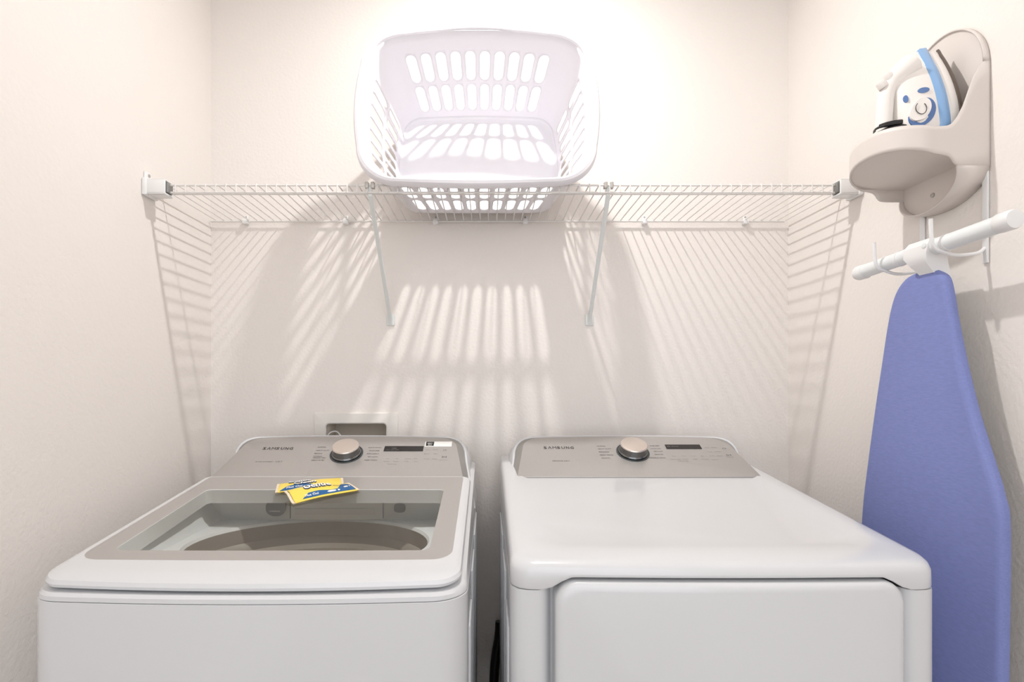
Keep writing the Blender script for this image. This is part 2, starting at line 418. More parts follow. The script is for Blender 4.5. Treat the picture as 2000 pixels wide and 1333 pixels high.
st = plate_on_panel(WX, 831, 863.5, 882, 873, 'sticker', 'white_print', pn, .0009)
plate_on_panel(WX, 833, 864, 847, 872, 'sticker_emblem', 'display', st, .0012)
print_lines(WX, [('BEST', 835.5, 868.3, 9), ('BUY', 836.5, 871.3, 7)], .0042, 'sticker_lettering', 'white_print', st, bold=.02)
for o in bpy.data.objects:
    if o.name.startswith(('sticker_lettering', 'display_mark')): o.location += QN*.0008

# ------------------------------------------------------------------ dryer
DX = .3797; DH = .343
D = thing('tumble_dryer', 'white tumble dryer with a flat top, silver control panel and wide front door', 'dryer', (DX, 1.2, 0))
def plan(z, e=0):
    """body plan: side columns with the door recess between them"""
    h = DH-e; f = .851+e
    left = [(-h, f+.035), (-h+.003, f+.018), (-h+.012, f+.005), (-h+.026, f), (-.300, f-.001), (-.290, f+.003), (-.283, f+.014), (-.276, f+.034)]
    P = left+[(-x, y) for x, y in left[::-1]]+[(h, 1.56), (h-.015, 1.575), (-h+.015, 1.575), (-h, 1.56)]
    return [Vector((DX+x, y, z)) for x, y in P]
mk('body', *loft([plan(.02, .004), plan(.03), plan(.942)], True, True), 'appl', D, angle=50)
embossed(D, DX-DH, -1)
for sx in (-.29, .29):
    for y in (.93, 1.50):
        mk('foot', *disc((DX+sx, y, 0), (1, 0, 0), (0, 1, 0), (0, 0, 1), [(.022, 0), (.022, .01), (.014, .012), (.014, .025)], 16), 'black', D)
dz = lambda y: HC-.281+(y-.88)*.1090
def dring(hx, y0, y1, r, zf, rb=.02, b=.008):
    return [Vector((DX+x, y, zf(x, y))) for x, y in bow(rrect(hx, y0, y1, r, 10, 40, rb), hx, y0, b)]
def arch(x, y):
    if y > .91: return .9435
    k = min(1, max(0, (.292-abs(x))/.05)); k = k*k*(3-2*k); return .9435+.0205*k
def arch2(x, y): return arch(x, y)+.003
tp = mk('top_panel', *loft([dring(DH-.012, .866, 1.57, .025, arch), dring(DH-.001, .8505, 1.574, .034, arch), dring(DH, .849, 1.575, .035, arch2), dring(DH-.0005, .8495, 1.574, .035, lambda x, y: max(.969, dz(y)-.016)),
     dring(DH-.0025, .852, 1.572, .037, lambda x, y: dz(y)-.0075), dring(DH-.007, .858, 1.57, .038, lambda x, y: dz(y)-.0025), dring(DH-.016, .868, 1.56, .04, lambda x, y: dz(y)),
     dring(DH-.050, .920, 1.50, .045, lambda x, y: dz(y)+.0005), dring(DH-.062, .935, 1.45, .045, lambda x, y: dz(y)-.0035)], False, True), 'appl', D, angle=45)
# door: softly crowned slab
def door():
    rings = []
    for (ins, y) in ((.0, .885), (.0, .852), (.0012, .846), (.006, .8415), (.014, .840)):
        P = rrect(.2755-ins, .20+ins, .9585-ins, .034, 10, 24, .034)
        rings.append([Vector((DX+.0033+x, y-.010*(1-(x/.28)**2)*(1 if y < .88 else 0), z)) for x, z in P])
    return loft(rings, True, True)
mk('door', *door(), 'appl', D, angle=40, label='crowned white front door')
pd = console(D, DX, .3035)
kx, kq = con_at(1236, 884)
knob(D, DX, kx-DX, kq)
print_lines(DX, [(ch, 1062+i*8.75, 877.5, w) for i, (ch, w) in enumerate(zip('SΛMSUNG', (6.2, 7, 7.6, 6.2, 6.6, 6.6, 6.6)))], .0115, 'brand_lettering', 'ink', pd, bold=.018)
print_lines(DX, [('SENSOR DRY', 1079, 902, 34)], .0040, 'feature_lettering', 'ink', pd)
print_lines(DX, [('NORMAL', 1166, 873, 17), ('HEAVY DUTY', 1168, 878.5, 26), ('BEDDING', 1170, 884.5, 20), ('PERM PRESS', 1172, 890.5, 26), ('DELICATES', 1175, 896.5, 17)], .0042, 'cycle_lettering', 'ink', pd)
print_lines(DX, [('TIME DRY', 1269, 872.5, 20), ('QUICK DRY', 1271, 878, 21), ('AIR FLUFF', 1277, 883.5, 18), ('SANITIZE', 1279, 889.5, 17), ('WRINKLE AWAY', 1268, 896, 33)], .0042, 'cycle_lettering', 'ink', pd)
print_lines(DX, [('Time', 1312, 892.5, 8), ('Temp', 1331, 892.5, 9), ('Dry Level', 1350, 892.5, 9), ('Eco', 1370, 892.5, 5), ('Normal', 1311, 898.5, 18), ('Medium', 1334, 898.5, 11), ('High', 1354, 898.5, 9), ('Vent Sensor', 1370, 898.5, 14), ('hold to lock', 1325, 902, 20), ('Adjust', 1390, 899.5, 13),
     ('Delay', 1377, 876, 8), ('Drum', 1390, 875.5, 10), ('Damp', 1382, 884, 9), ('Anti Static', 1396, 883.5, 12), ('My Cycle', 1387, 892, 9), ('Smart', 1402, 892, 10), ('Hold 3 sec', 1419, 894, 14)], .0036, 'option_lettering', 'inkpale', pd)
print_lines(DX, [('▷ǁ', 1420, 891, 9)], .007, 'start_mark', 'ink', pd)
print_lines(DX, [('O', 1411, 878, 8)], .006, 'power_mark', 'inkpale', pd)
ds2 = plate_on_panel(DX, 1298, 869.5, 1371, 877.5, 'display', 'display', pd)
dm = print_lines(DX, [('0:00', 1303, 874, 22)], .0034, 'display_mark', 'inkpale', ds2); dm.location += QN*.0008

# ------------------------------------------------------------------ outlet box on the back wall, hose, cord
B = thing('washer_outlet_box', 'white recessed outlet box in the back wall behind the washing machine', 'outlet box', (-.4055, YB, HC-.19))
def rr_xz(x0, x1, z0, z1, r, y, n=5):
    P = rrect((x1-x0)/2, z0, z1, r, n, 4)
    return [Vector(((x0+x1)/2+x, y, z)) for x, z in P]
ob = (-.5355, -.2765, HC-.285, HC-.0885); ib = (-.498, -.3125, HC-.255, HC-.1235)
mk('frame', *loft([rr_xz(*ob, .004, YB), rr_xz(*ob, .004, YB-.006), rr_xz(ob[0]+.004, ob[1]-.004, ob[2]+.004, ob[3]-.004, .004, YB-.009), rr_xz(ib[0]-.003, ib[1]+.003, ib[2]-.003, ib[3]+.003, .012, YB-.0085), rr_xz(*ib, .010, YB-.006), rr_xz(*ib, .010, YB+.005)]), 'box', B)
mk('recess', *loft([rr_xz(*ib, .010, YB+.005), rr_xz(ib[0]+.004, ib[1]-.004, ib[2]+.004, ib[3]-.004, .010, YB+.085)], False, True), 'boxin', B, solid=.002, offset=1)
hp = spline([(-.492, 1.63, .86), (-.503, 1.64, 1.06), (-.497, 1.668, 1.108), (-.481, 1.672, 1.121), (-.464, 1.668, 1.117), (-.446, 1.642, 1.095), (-.435, 1.61, 1.03), (-.44, 1.60, .80)], 8)
h = mk('supply_hose', *tube(hp, .0022, 8), 'plast')
h['label'] = 'thin white hose arching out of the wall outlet box'; h['category'] = 'hose'
cp = spline([(.038, 1.62, .55), (.034, 1.618, .50), (.022, 1.612, .42), (.016, 1.6, .25), (.012, 1.55, .06), (.006, 1.45, .016)], 10)
h = mk('drain_hose', *tube(cp, .014, 12), 'black')
h['label'] = 'black hose hanging low in the gap between washer and dryer'; h['category'] = 'hose'

# ------------------------------------------------------------------ wire shelf
SZ = HC+.503; SF = 1.345
S = thing('wire_shelf', 'white wire shelf mounted across the alcove above the washer and dryer', 'shelf', (.04, YB, SZ))
rodp = [(0, 1.648, SZ), (0, SF+.004, SZ), (0, SF+.0012, SZ-.001), (0, SF, SZ-.004), (0, SF, SZ-.0225)]
x0 = XL+.022; rod0 = None; k = 0
while x0 < XR-.012:
    if rod0 is None:
        rod0 = mk('wire_rod', *tube([(x0, y, z) for _, y, z in rodp], .0017, 6), 'wire', S); bx = x0
    else:
        r = rod0.copy(); COL.objects.link(r); r.parent = S; r.location = (x0-bx, 0, 0)
    x0 += .0254
mk('front_rail', *tube([(XL+.02, SF+.003, SZ-.0035), (XR-.02, SF+.003, SZ-.0035)], .0026, 8), 'wire', S)
mk('lip_rail', *tube([(XL+.02, SF+.003, SZ-.0215), (XR-.02, SF+.003, SZ-.0215)], .0026, 8), 'wire', S)
mk('middle_rail', *tube([(XL+.002, 1.41, SZ-.0035), (XR-.002, 1.41, SZ-.0035)], .0024, 8), 'wire', S)
mk('back_rail', *tube([(XL+.004, 1.647, SZ-.0035), (XR-.02, 1.647, SZ-.0035)], .0028, 8), 'wire', S)
for sgn, xw in ((1, XL), (-1, XR)):
    X = lambda d: xw+sgn*d
    xs = lambda a_, b_: (min(X(a_), X(b_)), max(X(a_), X(b_)))
    eb = mk('end_bracket', *join([box(*xs(0, .012), SF-.020, SF+.034, SZ-.034, SZ+.010, .004), box(*xs(.008, .056), SF-.016, SF+.022, SZ-.031, SZ-.026, .002),
         box(*xs(.008, .056), SF-.016, SF-.010, SZ-.031, SZ+.006, .0025), box(*xs(.008, .056), SF-.016, SF+.022, SZ+.003, SZ+.007, .002), box(*xs(.008, .056), SF+.016, SF+.022, SZ-.031, SZ+.006, .0025),
         box(*xs(0, .007), SF-.012, SF+.012, SZ+.006, SZ+.028, .003)]), 'plast', S)
    mk('screw', *disc((X(.007), SF, SZ+.019), (0, 1, 0), (0, 0, 1), (sgn, 0, 0), [(.0045, 0), (.004, .002), (.002, .0025)], 12), 'screw', eb)
    mk('hollow_shade', *box(*xs(.010, .060), SF-.008, SF+.014, SZ-.024, SZ+.001, .002), 'metal', eb)  # grey inset: shade of the bracket's hollow cup put into its colour
for px in (480, 676, 851, 1026, 1259, 1456):
    cx = (px-952)*1.65/F
    c = mk('wall_clip', *join([box(cx-.008, cx+.008, 1.640, YB, SZ-.012, SZ+.004, .003), box(cx-.006, cx+.006, 1.652, YB, SZ+.002, SZ+.016, .002)]), 'plast', S)
    mk('screw', *disc((cx, 1.652, SZ+.011), (1, 0, 0), (0, 0, 1), (0, -1, 0), [(.003, 0), (.0025, .0015)], 10), 'screw', c)
for px0, px1 in ((722, 762), (1189, 1152)):
    xa = (px0-952)*SF/F; xb = (px1-952)*1.65/F
    p = [Vector((xa, SF+.004, SZ-.006)), Vector((xa, SF+.008, SZ-.028)), Vector((xb, 1.648, HC+.205)), Vector((xb, 1.655, HC+.186))]
    br = mk('support_brace', *tube(p, .006, 8, flat=.55, up=(1, 0, 0)), 'brace', S)
    fp = mk('foot_plate', *box(xb-.013, xb+.013, 1.654, YB, HC+.180, HC+.215, .0025), 'brace', br)
    mk('screw', *disc((xb, 1.654, HC+.199), (1, 0, 0), (0, 0, 1), (0, -1, 0), [(.0045, 0), (.004, .002), (.002, .0022)], 12), 'screw', br)
    for s in (-.0075, .0075):
        mk('rail_hook', *box(xa+s-.0045, xa+s+.0045, SF-.004, SF+.010, SZ-.012, SZ+.004, .002), 'screw', br)

# ------------------------------------------------------------------ laundry basket lying on its long side
BK_X = -.027
TH = math.atan(.052/.258); DEP = .258
dv = Vector((0, -math.cos(TH), math.sin(TH))); bv = Vector((0, math.sin(TH), math.cos(TH))); av = Vector((1, 0, 0))
anchor = Vector((BK_X, 1.322, SZ+.004))                     # lower wall at the rim
RIMB, BASEB = .208, .156; RIMA, BASEA = .287, .228
O_ = anchor-dv*DEP+bv*RIMB
def ringpt(side, f, t):
    """side 0 bottom,1 right,2 top,3 left; f 0..1 along the side incl. its half corners; t 0 base..1 rim"""
    A = BASEA+(RIMA-BASEA)*t; Bq = BASEB+(RIMB-BASEB)*t; r = .060+.035*t; bowl = .010*t+.006; bows = .010
    L = [2*(A-r), 2*(Bq-r)][side % 2]; q = r*PI/4; tot = L+2*q; s = f*tot
    h = [A, Bq][side % 2]; o = [Bq, A][side % 2]; bw = bowl if side % 2 == 0 else bows
    if s < q: a_ = -PI/4+s/r; u, v = -(h-r)+r*math.sin(a_), o-r+r*math.cos(a_)
    elif s > tot-q: a_ = (s-tot+q)/r; u, v = (h-r)+r*math.sin(a_), o-r+r*math.cos(a_)
    else: u, v = -(h-r)+(s-q), o
    v += bw*max(0, 1-(u/(h-r))**2)*(1 if side else 0.15)
    if side == 0: return u, -v
    if side == 1: return v, u
    if side == 2: return -u, v
    return -v, -u
def bpt(side, f, t):
    u, v = ringpt(side, f, t)
    return O_+av*u+bv*v+dv*(DEP*t)
BK = thing('laundry_basket', 'white slotted plastic laundry basket lying on its side on the wire shelf', 'laundry basket', anchor+Vector((0, .12, -.004)))
def slotted(side, ncol, f0, f1, rows):
    parts = []
    def gridl(fs, ts):
        V = [bpt(side, f, t) for t in ts for f in fs]; n = len(fs)
        return V, [(j*n+i, j*n+i+1, (j+1)*n+i+1, (j+1)*n+i) for j in range(len(ts)-1) for i in range(n-1)]
    T0, T1 = rows[0][0], rows[-1][1]
    ts = [0, T0/2, T0]
    for (ta, tb, sa, sb) in rows: ts += [ta+.2*(tb-ta), tb-.2*(tb-ta), tb]
    ts += [(T1+1)/2, 1]
    NF = ncol*8
    parts.append(gridl([f0*i/8 for i in range(9)], ts)); parts.append(gridl([f1+(1-f1)*i/8 for i in range(9)], ts))
    fs = [f0+(f1-f0)*i/NF for i in range(NF+1)]
    parts.append(gridl(fs, [0, T0/2, T0])); parts.append(gridl(fs, [T1, (T1+1)/2, 1]))
    for (ta, tb, sa, sb) in rows:
        for c in range(ncol):
            fa = f0+(f1-f0)*c/ncol; fb = f0+(f1-f0)*(c+1)/ncol; fm = (fa+fb)/2; hw = (fb-fa)*.335
            Lf = (bpt(side, 1, .5)-bpt(side, 0, .5)).length*1.05
            tr = hw*Lf/DEP                         # cap radius in t
            inner, outer = [], []
            n = 8
            for i in range(n+1):
                a_ = PI*i/n; inner.append((fm+hw*math.cos(a_), sb-tr+tr*math.sin(a_)))
            for i in range(n+1):
                a_ = PI+PI*i/n; inner.append((fm+hw*math.cos(a_), sa+tr+tr*math.sin(a_)))
            for i in range(n+1):
                outer.append((fb, tb-(tb-ta)*.2) if i == 0 else (fa, tb-(tb-ta)*.2) if i == n else (fb+(fa-fb)*i/n, tb))
            for i in range(n+1):
                outer.append((fa, ta+(tb-ta)*.2) if i == 0 else (fb, ta+(tb-ta)*.2) if i == n else (fa+(fb-fa)*i/n, ta))
            # insert exact cell corners as extra triangles
            V, Fc = loft([[bpt(side, *p) for p in inner], [bpt(side, *p) for p in outer]])
            m = len(inner)
            for (ca, ia, ib_) in (((fb, tb), 0, 1), ((fa, tb), n-1, n), ((fa, ta), n+1, n+2), ((fb, ta), 2*n, 2*n+1)):
                V.append(bpt(side, *ca)); Fc.append((m+ia, m+ib_, len(V)-1))
            parts.append((V, Fc))
    return join(parts)
rows2 = [(.09, .45, .11, .425), (.45, .82, .475, .79)]
wl = [slotted(0, 10, .10, .90, rows2), slotted(2, 10, .10, .90, rows2), slotted(1, 7, .14, .86, rows2), slotted(3, 7, .14, .86, rows2)]
bw_ = mk('slotted_wall', *join(wl), 'basket', BK, solid=.003, offset=0, merge=2e-5)
def bring(t, n=24, ex=0, dd_=0):
    R = []
    for s in range(4):
        for i in range(n):
            u, v = ringpt(s, i/n, t); l = math.hypot(u, v)
            k = 1+ex/l
            R.append(O_+av*u*k+bv*v*k+dv*(DEP*t+dd_))
    return R
mk('base', *loft([bring(.03), bring(0, ex=-.004, dd_=-.002), bring(0, ex=-.016, dd_=-.006), bring(0, ex=-.05, dd_=-.004)], False, True), 'basket', BK, solid=.003, offset=0)
def rimring(ex, dd_):
    R = []; n = 40
    for s in range(4):
        for i in range(n):
            u, v = ringpt(s, i/n, 1)
            l = math.hypot(u, v); k = 1+ex/l
            up = .014*math.exp(-(u/.075)**4) if s == 2 else 0       # hand grip bulge on the upper rim
            w_ = .010*math.exp(-(u/.08)**4) if s == 2 and ex > .004 else 0
            R.append(O_+av*u*k+bv*(v*k+w_)+dv*(DEP+dd_)+bv*(up*.3))
    return R
mk('rim', *loft([rimring(-.002, -.012), rimring(-.002, 0), rimring(0, .004), rimring(.006, .0065), rimring(.013, .004), rimring(.0165, -.002), rimring(.017, -.014), rimring(.0145, -.014), rimring(.0135, -.003), rimring(.006, .001), rimring(.001, -.003), rimring(.001, -.012)]+[rimring(-.002, -.012)]), 'basket', BK)

# ------------------------------------------------------------------ iron holder on the right wall
HK_Y, HK_W = 1.093, .099
XW = XR-.001
IH = thing('iron_holder', 'off-white plastic wall holder with tray and hooks, fixed to the right wall', 'iron holder', (XW, HK_Y, HC+.35))
# back plate
pl = []
for i in range(33):
    a_ = PI*i/32; pl.append((HK_Y+HK_W*math.cos(a_), HC+.60+.105*math.sin(a_)))
for i in range(33):
    a_ = PI+PI*i/32; pl.append((HK_Y+HK_W*math.cos(a_), HC+.405+.055*math.sin(a_)))
mk('back_plate', *loft([[Vector((XW, y, z)) for y, z in pl], [Vector((XW-.005, y, z)) for y, z in pl], [Vector((XW-.006, HK_Y+(y-HK_Y)*.985, z)) for y, z in pl]], True, True), 'holder', IH)
def interp(T, x):
    if x <= T[0][0]: return T[0][1]
    for (a_, b_), (c_, d_) in zip(T, T[1:]):
        if x <= c_: return b_+(d_-b_)*(x-a_)/(c_-a_)
    return T[-1][1]
TOPT = [(0, .601), (.010, .600), (.014, .596), (.02, .588), (.03, .570), (.04, .541), (.048, .518), (.058, .498), (.068, .485), (.078, .4795), (.10, .478), (.13, .486), (.165, .500)]
BOTT = [(0, .404), (.045, .404), (.058, .405), (.064, .409), (.068, .415), (.071, .420), (.077, .424), (.09, .4265), (.10, .428), (.13, .4395), (.165, .454)]
def uplan(n=80):
    P = []
    for i in range(n+1):
        t_ = i/n
        if t_ < .36: s = t_/.36; P.append((XW-.10*s, HK_Y-HK_W+.002*s))
        elif t_ > .64: s = (1-t_)/.36; P.append((XW-.10*s, HK_Y+HK_W-.002*s))
        else:
            a_ = PI*(t_-.36)/.28; P.append((XW-.10-.064*math.sin(a_), HK_Y-(HK_W-.002)*math.cos(a_)))
    return P
UP = uplan()
V = []; n = len(UP); NV = 7
for j in range(NV):
    for x, y in UP:
        d_ = XW-x; zb, zt = interp(BOTT, d_), interp(TOPT, d_)
        z = zb+(zt-zb)*j/(NV-1)
        V.append(Vector((x, y, HC+z)))
Fc = [(j*n+i, j*n+i+1, (j+1)*n+i+1, (j+1)*n+i) for j in range(NV-1) for i in range(n-1)]
mk('shell', V, Fc, 'holder', IH, solid=.003, offset=0)
fl = [Vector((x, y, HC+.4300+max(0, XW-x-.10)*.42)) for x, y in UP]
mk('tray_floor', *loft([[Vector((p.x, HK_Y+(p.y-HK_Y)*.99, p.z)) for p in fl], [Vector((p.x, HK_Y+(p.y-HK_Y)*.99, p.z+.003)) for p in fl]], True, True), 'holder', IH)
V = []; m_ = 30
for i in range(m_+1):
    a_ = PI*i/m_; y = HK_Y-HK_W*math.cos(a_); z = HC+.405-.055*math.sin(a_)-(.02*(1-math.sin(a_)) if False else 0)
    dep = .062-.048*i/m_
    if i == 0: pass
    V += [Vector((XW-.001, y, z)), Vector((XW-dep, y, z))]
mk('lower_flange', V, [(2*i, 2*i+1, 2*i+3, 2*i+2) for i in range(m_)], 'holder', IH, solid=.003, offset=0)
V = []
for i in range(m_+1):
    a_ = PI*i/m_; dep = .0115-.004*i/m_
    V += [Vector((XW-.001, HK_Y-HK_W*math.cos(a_), HC+.60+.105*math.sin(a_))), Vector((XW-dep, HK_Y-HK_W*math.cos(a_), HC+.60+.105*math.sin(a_)))]
mk('upper_flange', V, [(2*i, 2*i+1, 2*i+3, 2*i+2) for i in range(m_)], 'holder', IH, solid=.003, offset=0)
mk('screw', *disc((XW-.006, HK_Y+.02, HC+.392), (0, 1, 0), (0, 0, 1), (-1, 0, 0), [(.005, 0), (.0045, .002), (.002, .0025)], 12), 'screw', IH)
# hook straps that carry the ironing board
BX = .852                                                   # centre line of the board's bar
for y, zt in ((1.000, .44), (1.145, .40)):
    st_ = mk('hook_strap', *box(XW-.004, XW, y-.006, y+.006, HC+.225, HC+zt, .0015), 'plast', IH)
    zz = HC+.2575+(1.227-y)*.013/.36
    hk = spline([(XW-.003, y, zz-.012), (XW-.018, y, zz-.022), (BX+.024, y-.002, zz-.026), (BX, y-.004, zz-.0215), (BX-.022, y-.005, zz-.012), (BX-.028, y-.006, zz+.008), (BX-.031, y-.008, zz+.040)], 6)
    mk('hook', *tube(hk, .0033, 8), 'plast', st_)

# ------------------------------------------------------------------ steam iron standing on its heel in the holder
IRX, IRY, IRZ = .903, 1.066, HC+.435
IR = thing('steam_iron', 'white and blue steam iron standing on its heel in the wall holder', 'iron', (IRX-.05, IRY, IRZ))
lean = math.radians(2)
def ip(l, w, h):                                            # length (up), width (towards the back wall), height above the sole (away from the wall)
    return Vector((IRX-h*math.cos(lean)-l*math.sin(lean)*.3, IRY+w, IRZ+l*.95))
def tear(L, hw, l0=0., n=20, nose=.0):
    P = []
    prof = []
    for i in range(n+1):
        t_ = i/n; wd = hw*(1-max(0, (t_-.18)/.82)**1.9)*(.86+.14*min(1, t_/.25))
        prof.append((l0+(L-l0)*t_, max(wd, .0012)))
    return [(l, -w) for l, w in prof]+[(l, w) for l, w in prof[::-1]]
def ilayer(rows_, name, m, par=IR, c0=True, c1=True, lab=None):
    return mk(name, *loft([[ip(l, w, h) for l, w in tear(L, hw, l0)] for (h, L, hw, l0) in rows_], c0, c1), m, par, angle=50, label=lab)
ilayer([(0, .240, .054, .012), (.003, .243, .055, .01), (.006, .242, .054, .01)], 'soleplate', 'sole', lab='dark metal soleplate')
ilayer([(.006, .236, .052, .012), (.010, .238, .0535, .008), (.022, .239, .0535, .006), (.0245, .236, .052, .006)], 'skirt', 'ironwhite')
ilayer([(.0245, .240, .0525, .006), (.028, .246, .0545, .004), (.041, .244, .0535, .004), (.045, .240, .051, .004)], 'water_tank_band', 'ironblue', lab='translucent blue band around the body')
bd = ilayer([(.045, .238, .0515, .004), (.058, .230, .051, .008), (.070, .221, .049, .014), (.082, .212, .045, .022), (.092, .203, .038, .032), (.099, .196, .028, .038)], 'body', 'ironwhite')
hpth = spline([ip(.205, 0, .062), ip(.190, 0, .080), ip(.172, 0, .097), ip(.145, 0, .108), ip(.11, 0, .112), ip(.075, 0, .1145), ip(.055, 0, .1150), ip(.046, 0, .108), ip(.044, 0, .085)], 6)
nh = len(hpth)
mk('handle', *tube(hpth, .016, 14, rad=[.024-.010*min(1, i/(nh*.35)) + (.003 if i > nh*.8 else 0) for i in range(nh)], flat=1.15, up=(1, 0, 0)), 'ironwhite', IR)
# spray buttons
for l, h_, w_ in ((.181, .108, -.006), (.166, .119, -.004)):
    c = ip(l, w_, h_); nrm = Vector((-.6, 0, .8)); u = Vector((0, 1, 0)); w2_ = nrm.cross(u)
    mk('spray_button', *disc(c, u, w2_, nrm, [(.009, -.006), (.009, .004), (.007, .008), (.003, .009)], 16), 'ironwhite', IR)
# steam nose
# side dial with a blue crescent, on the near side of the body
def side_pt(l, h_):
    # surface of the near side
    rows_ = [(.045, .238, .0515, .004), (.058, .230, .051, .008), (.070, .221, .049, .014), (.082, .212, .045, .022), (.092, .203, .038, .032), (.099, .196, .028, .038)]
    for (h0, L0, w0_, a0_), (h1, L1, w1_, a1_) in zip(rows_, rows_[1:]):
        if h_ <= h1: k_ = max(0, (h_-h0)/(h1-h0)); break
    else: k_ = 1
    L = L0+(L1-L0)*k_; hw = w0_+(w1_-w0_)*k_; l0 = a0_+(a1_-a0_)*k_; t_ = max(0, (l-l0)/(L-l0))
    return -hw*(1-max(0, (t_-.18)/.82)**1.9)*(.86+.14*min(1, t_/.25))
def side_patch(name, m, cl, ch, rl, rh, th, par=bd, tilt=0, n=28):
    P0, P1 = [], []
    for i in range(n):
        a_ = 2*PI*i/n; dl, dh = rl*math.sin(a_), rh*math.cos(a_)
        l = cl+dl*math.cos(tilt)-dh*math.sin(tilt); h_ = ch+dl*math.sin(tilt)+dh*math.cos(tilt)
        P0.append(ip(l, side_pt(l, h_)+.003, h_)); P1.append(ip(l, side_pt(l, h_)-th, h_))
    return mk(name, *loft([P0, P1], True, True), m, par)
dl = side_patch('steam_dial', 'irondeep', .088, .072, .031, .019, .0025, tilt=-.4)
dl2 = side_patch('dial_cap', 'ironwhite', .093, .0765, .025, .0145, .005, par=bd, tilt=-.4)
side_patch('fill_window', 'irondeep', .136, .064, .006, .010, .0015, tilt=.2)
side_patch('indicator_window', 'irondeep', .122, .093, .008, .0025, .0025)
# dial mark: an open ring with a short tail
mk_pts = []
for i in range(15):
    a_ = .6+(2*PI-1.4)*i/14
    l = .094+.013*math.cos(a_); h_ = .0775+.008*math.sin(a_); mk_pts.append(ip(l, side_pt(l, h_)-.0053, h_))
mk('dial_mark', *tube(mk_pts, .0007, 5), 'ink', bd)
# black heel rest and wound cord
he = []
for i in range(36):
    a_ = 2*PI*i/36; he.append((math.cos(a_), math.sin(a_)))
def heelring(l, rh, rw, hc_): return [ip(l, .0+rw*s_, hc_+rh*c_) for c_, s_ in he]
mk('heel_block', *loft([heelring(.0, .030, .034, .038), heelring(.03, .040, .040, .055), heelring(.058, .046, .042, .070)], True, True), 'ironwhite', IR)
mk('heel_rest', *loft([heelring(.054, .044, .030, .076), heelring(.060, .052, .035, .077), heelring(.068, .053, .036, .077), heelring(.073, .046, .032, .077)], True, True), 'black', IR, label='black heel rest')
cord = []
for i in range(60):
    a_ = 2*PI*i/30; l = .0735+.006*i/60
    cord.append(ip(l, .027*math.sin(a_), .090+.036*math.cos(a_)))
mk('power_cord', *tube(cord, .0035, 8), 'black', IR, label='black power cord wound around the heel')

# ------------------------------------------------------------------ ironing board hanging nose-up
IB = thing('ironing_board', 'blue covered ironing board hanging upright on the right wall', 'ironing board', (.862, 1.067, .06))
BF = .856                                                   # face of the cover
def bpx(px, py): y = BF*F/(px-952); return y, (750-py)*y/F
LE = [(1790, 531), (1765, 545), (1745, 575), (1732, 625), (1718, 715), (1704, 810), (1692, 900), (1682, 985), (1677, 1080)]
RE = [(1822, 527), (1839, 540), (1848, 575), (1856, 625), (1874, 715), (1896, 805), (1922, 890), (1944, 965), (1955, 1050)]
le = [bpx(*p) for p in LE]; re_ = [bpx(*p) for p in RE]
yl = 1.238; yr = .896; zb = -1.19
le += [(yl, -.55), (yl, -1.0), (yl-.012, -1.13), (yl-.05, zb)]
re_ += [(yr, -.55), (yr, -1.0), (yr+.012, -1.13), (yr+.05, zb)]
outl = [Vector((0, y, z)) for y, z in le]
outl = spline(outl, 5); outr = spline([Vector((0, y, z)) for y, z in re_], 5)
loop = outl+outr[::-1]
cen = sum(loop, Vector())/len(loop)
def bring_(x, ins):
    R = []; n = len(loop)
    for i, p in enumerate(loop):
        t_ = (loop[(i+1) % n]-loop[i-1]).normalized(); nn = Vector((0, t_.z, -t_.y))
        if nn.dot(p-cen) > 0: nn = -nn
        R.append(Vector((x, p.y+nn.y*ins, HC+p.z+nn.z*ins)))
    return R
mk('cover', *loft([bring_(BF+.020, .003), bring_(BF+.010, 0), bring_(BF+.004, .0015), bring_(BF+.001, .005), bring_(BF, .012)], False, True), 'fabric', IB, angle=60, label='periwinkle blue woven fabric cover')
mk('cover_hem', *loft([bring_(BF+.020, .003), bring_(BF+.0215, .006), bring_(BF+.0205, .018)]), 'board_side', IB)
mk('deck', *loft([bring_(BF+.0195, .006), bring_(BF+.0205, .02)], True, True), 'metal', IB)
ya, za = 1.227, HC+.2535; yb, zb_ = .868, HC+.2665
bar = mk('leg_foot_bar', *tube([(BX, ya, za), (BX, yb, zb_)], .0150, 24), 'tube', IB)
for (y_, z_, s) in ((ya, za, 1), (yb, zb_, -1)):
    mk('end_cap', *disc((BX, y_-s*.022, z_), (1, 0, 0), (0, 0, 1), (0, s, 0), [(.0158, 0), (.0165, .001), (.0165, .022), (.015, .026), (.012, .027)], 24), 'plast', bar)
for y_ in (1.105, .99):
    mk('collar', *tube([(BX, y_-.003, za+(ya-y_)*.036), (BX, y_+.003, za+(ya-y_)*.036)], .0158, 24), 'plast', bar)
ym = 1.045; zm = za+(ya-ym)*.036
# moulded bracket joining the bar to the leg
def brk(z, hw, x0_, x1_): return [Vector((x0_, ym-hw, z)), Vector((x1_, ym-hw, z)), Vector((x1_, ym+hw, z)), Vector((x0_, ym+hw, z))]
bk = mk('leg_bracket', *loft([brk(zm-.070, .012, BF+.024, BF+.044), brk(zm-.028, .020, BX-.012, BX+.030), brk(zm-.012, .028, BX-.019, BX+.022), brk(zm+.006, .030, BX-.0175, BX+.018), brk(zm+.018, .026, BX-.009, BX+.010)], True, True), 'plast', IB, angle=30)
mk('rivet', *disc((BX-.0178, ym-.022, zm+.004), (0, 1, 0), (0, 0, 1), (-1, 0, 0), [(.005, 0), (.005, .0015), (.0035, .002)], 14), 'tube', bk)
mk('leg', *tube(spline([(BF+.036, ym, zm-.05), (BF+.038, ym, zm-.4), (BF+.040, ym+.01, zm-.95)], 4), .009, 12), 'tube', IB)

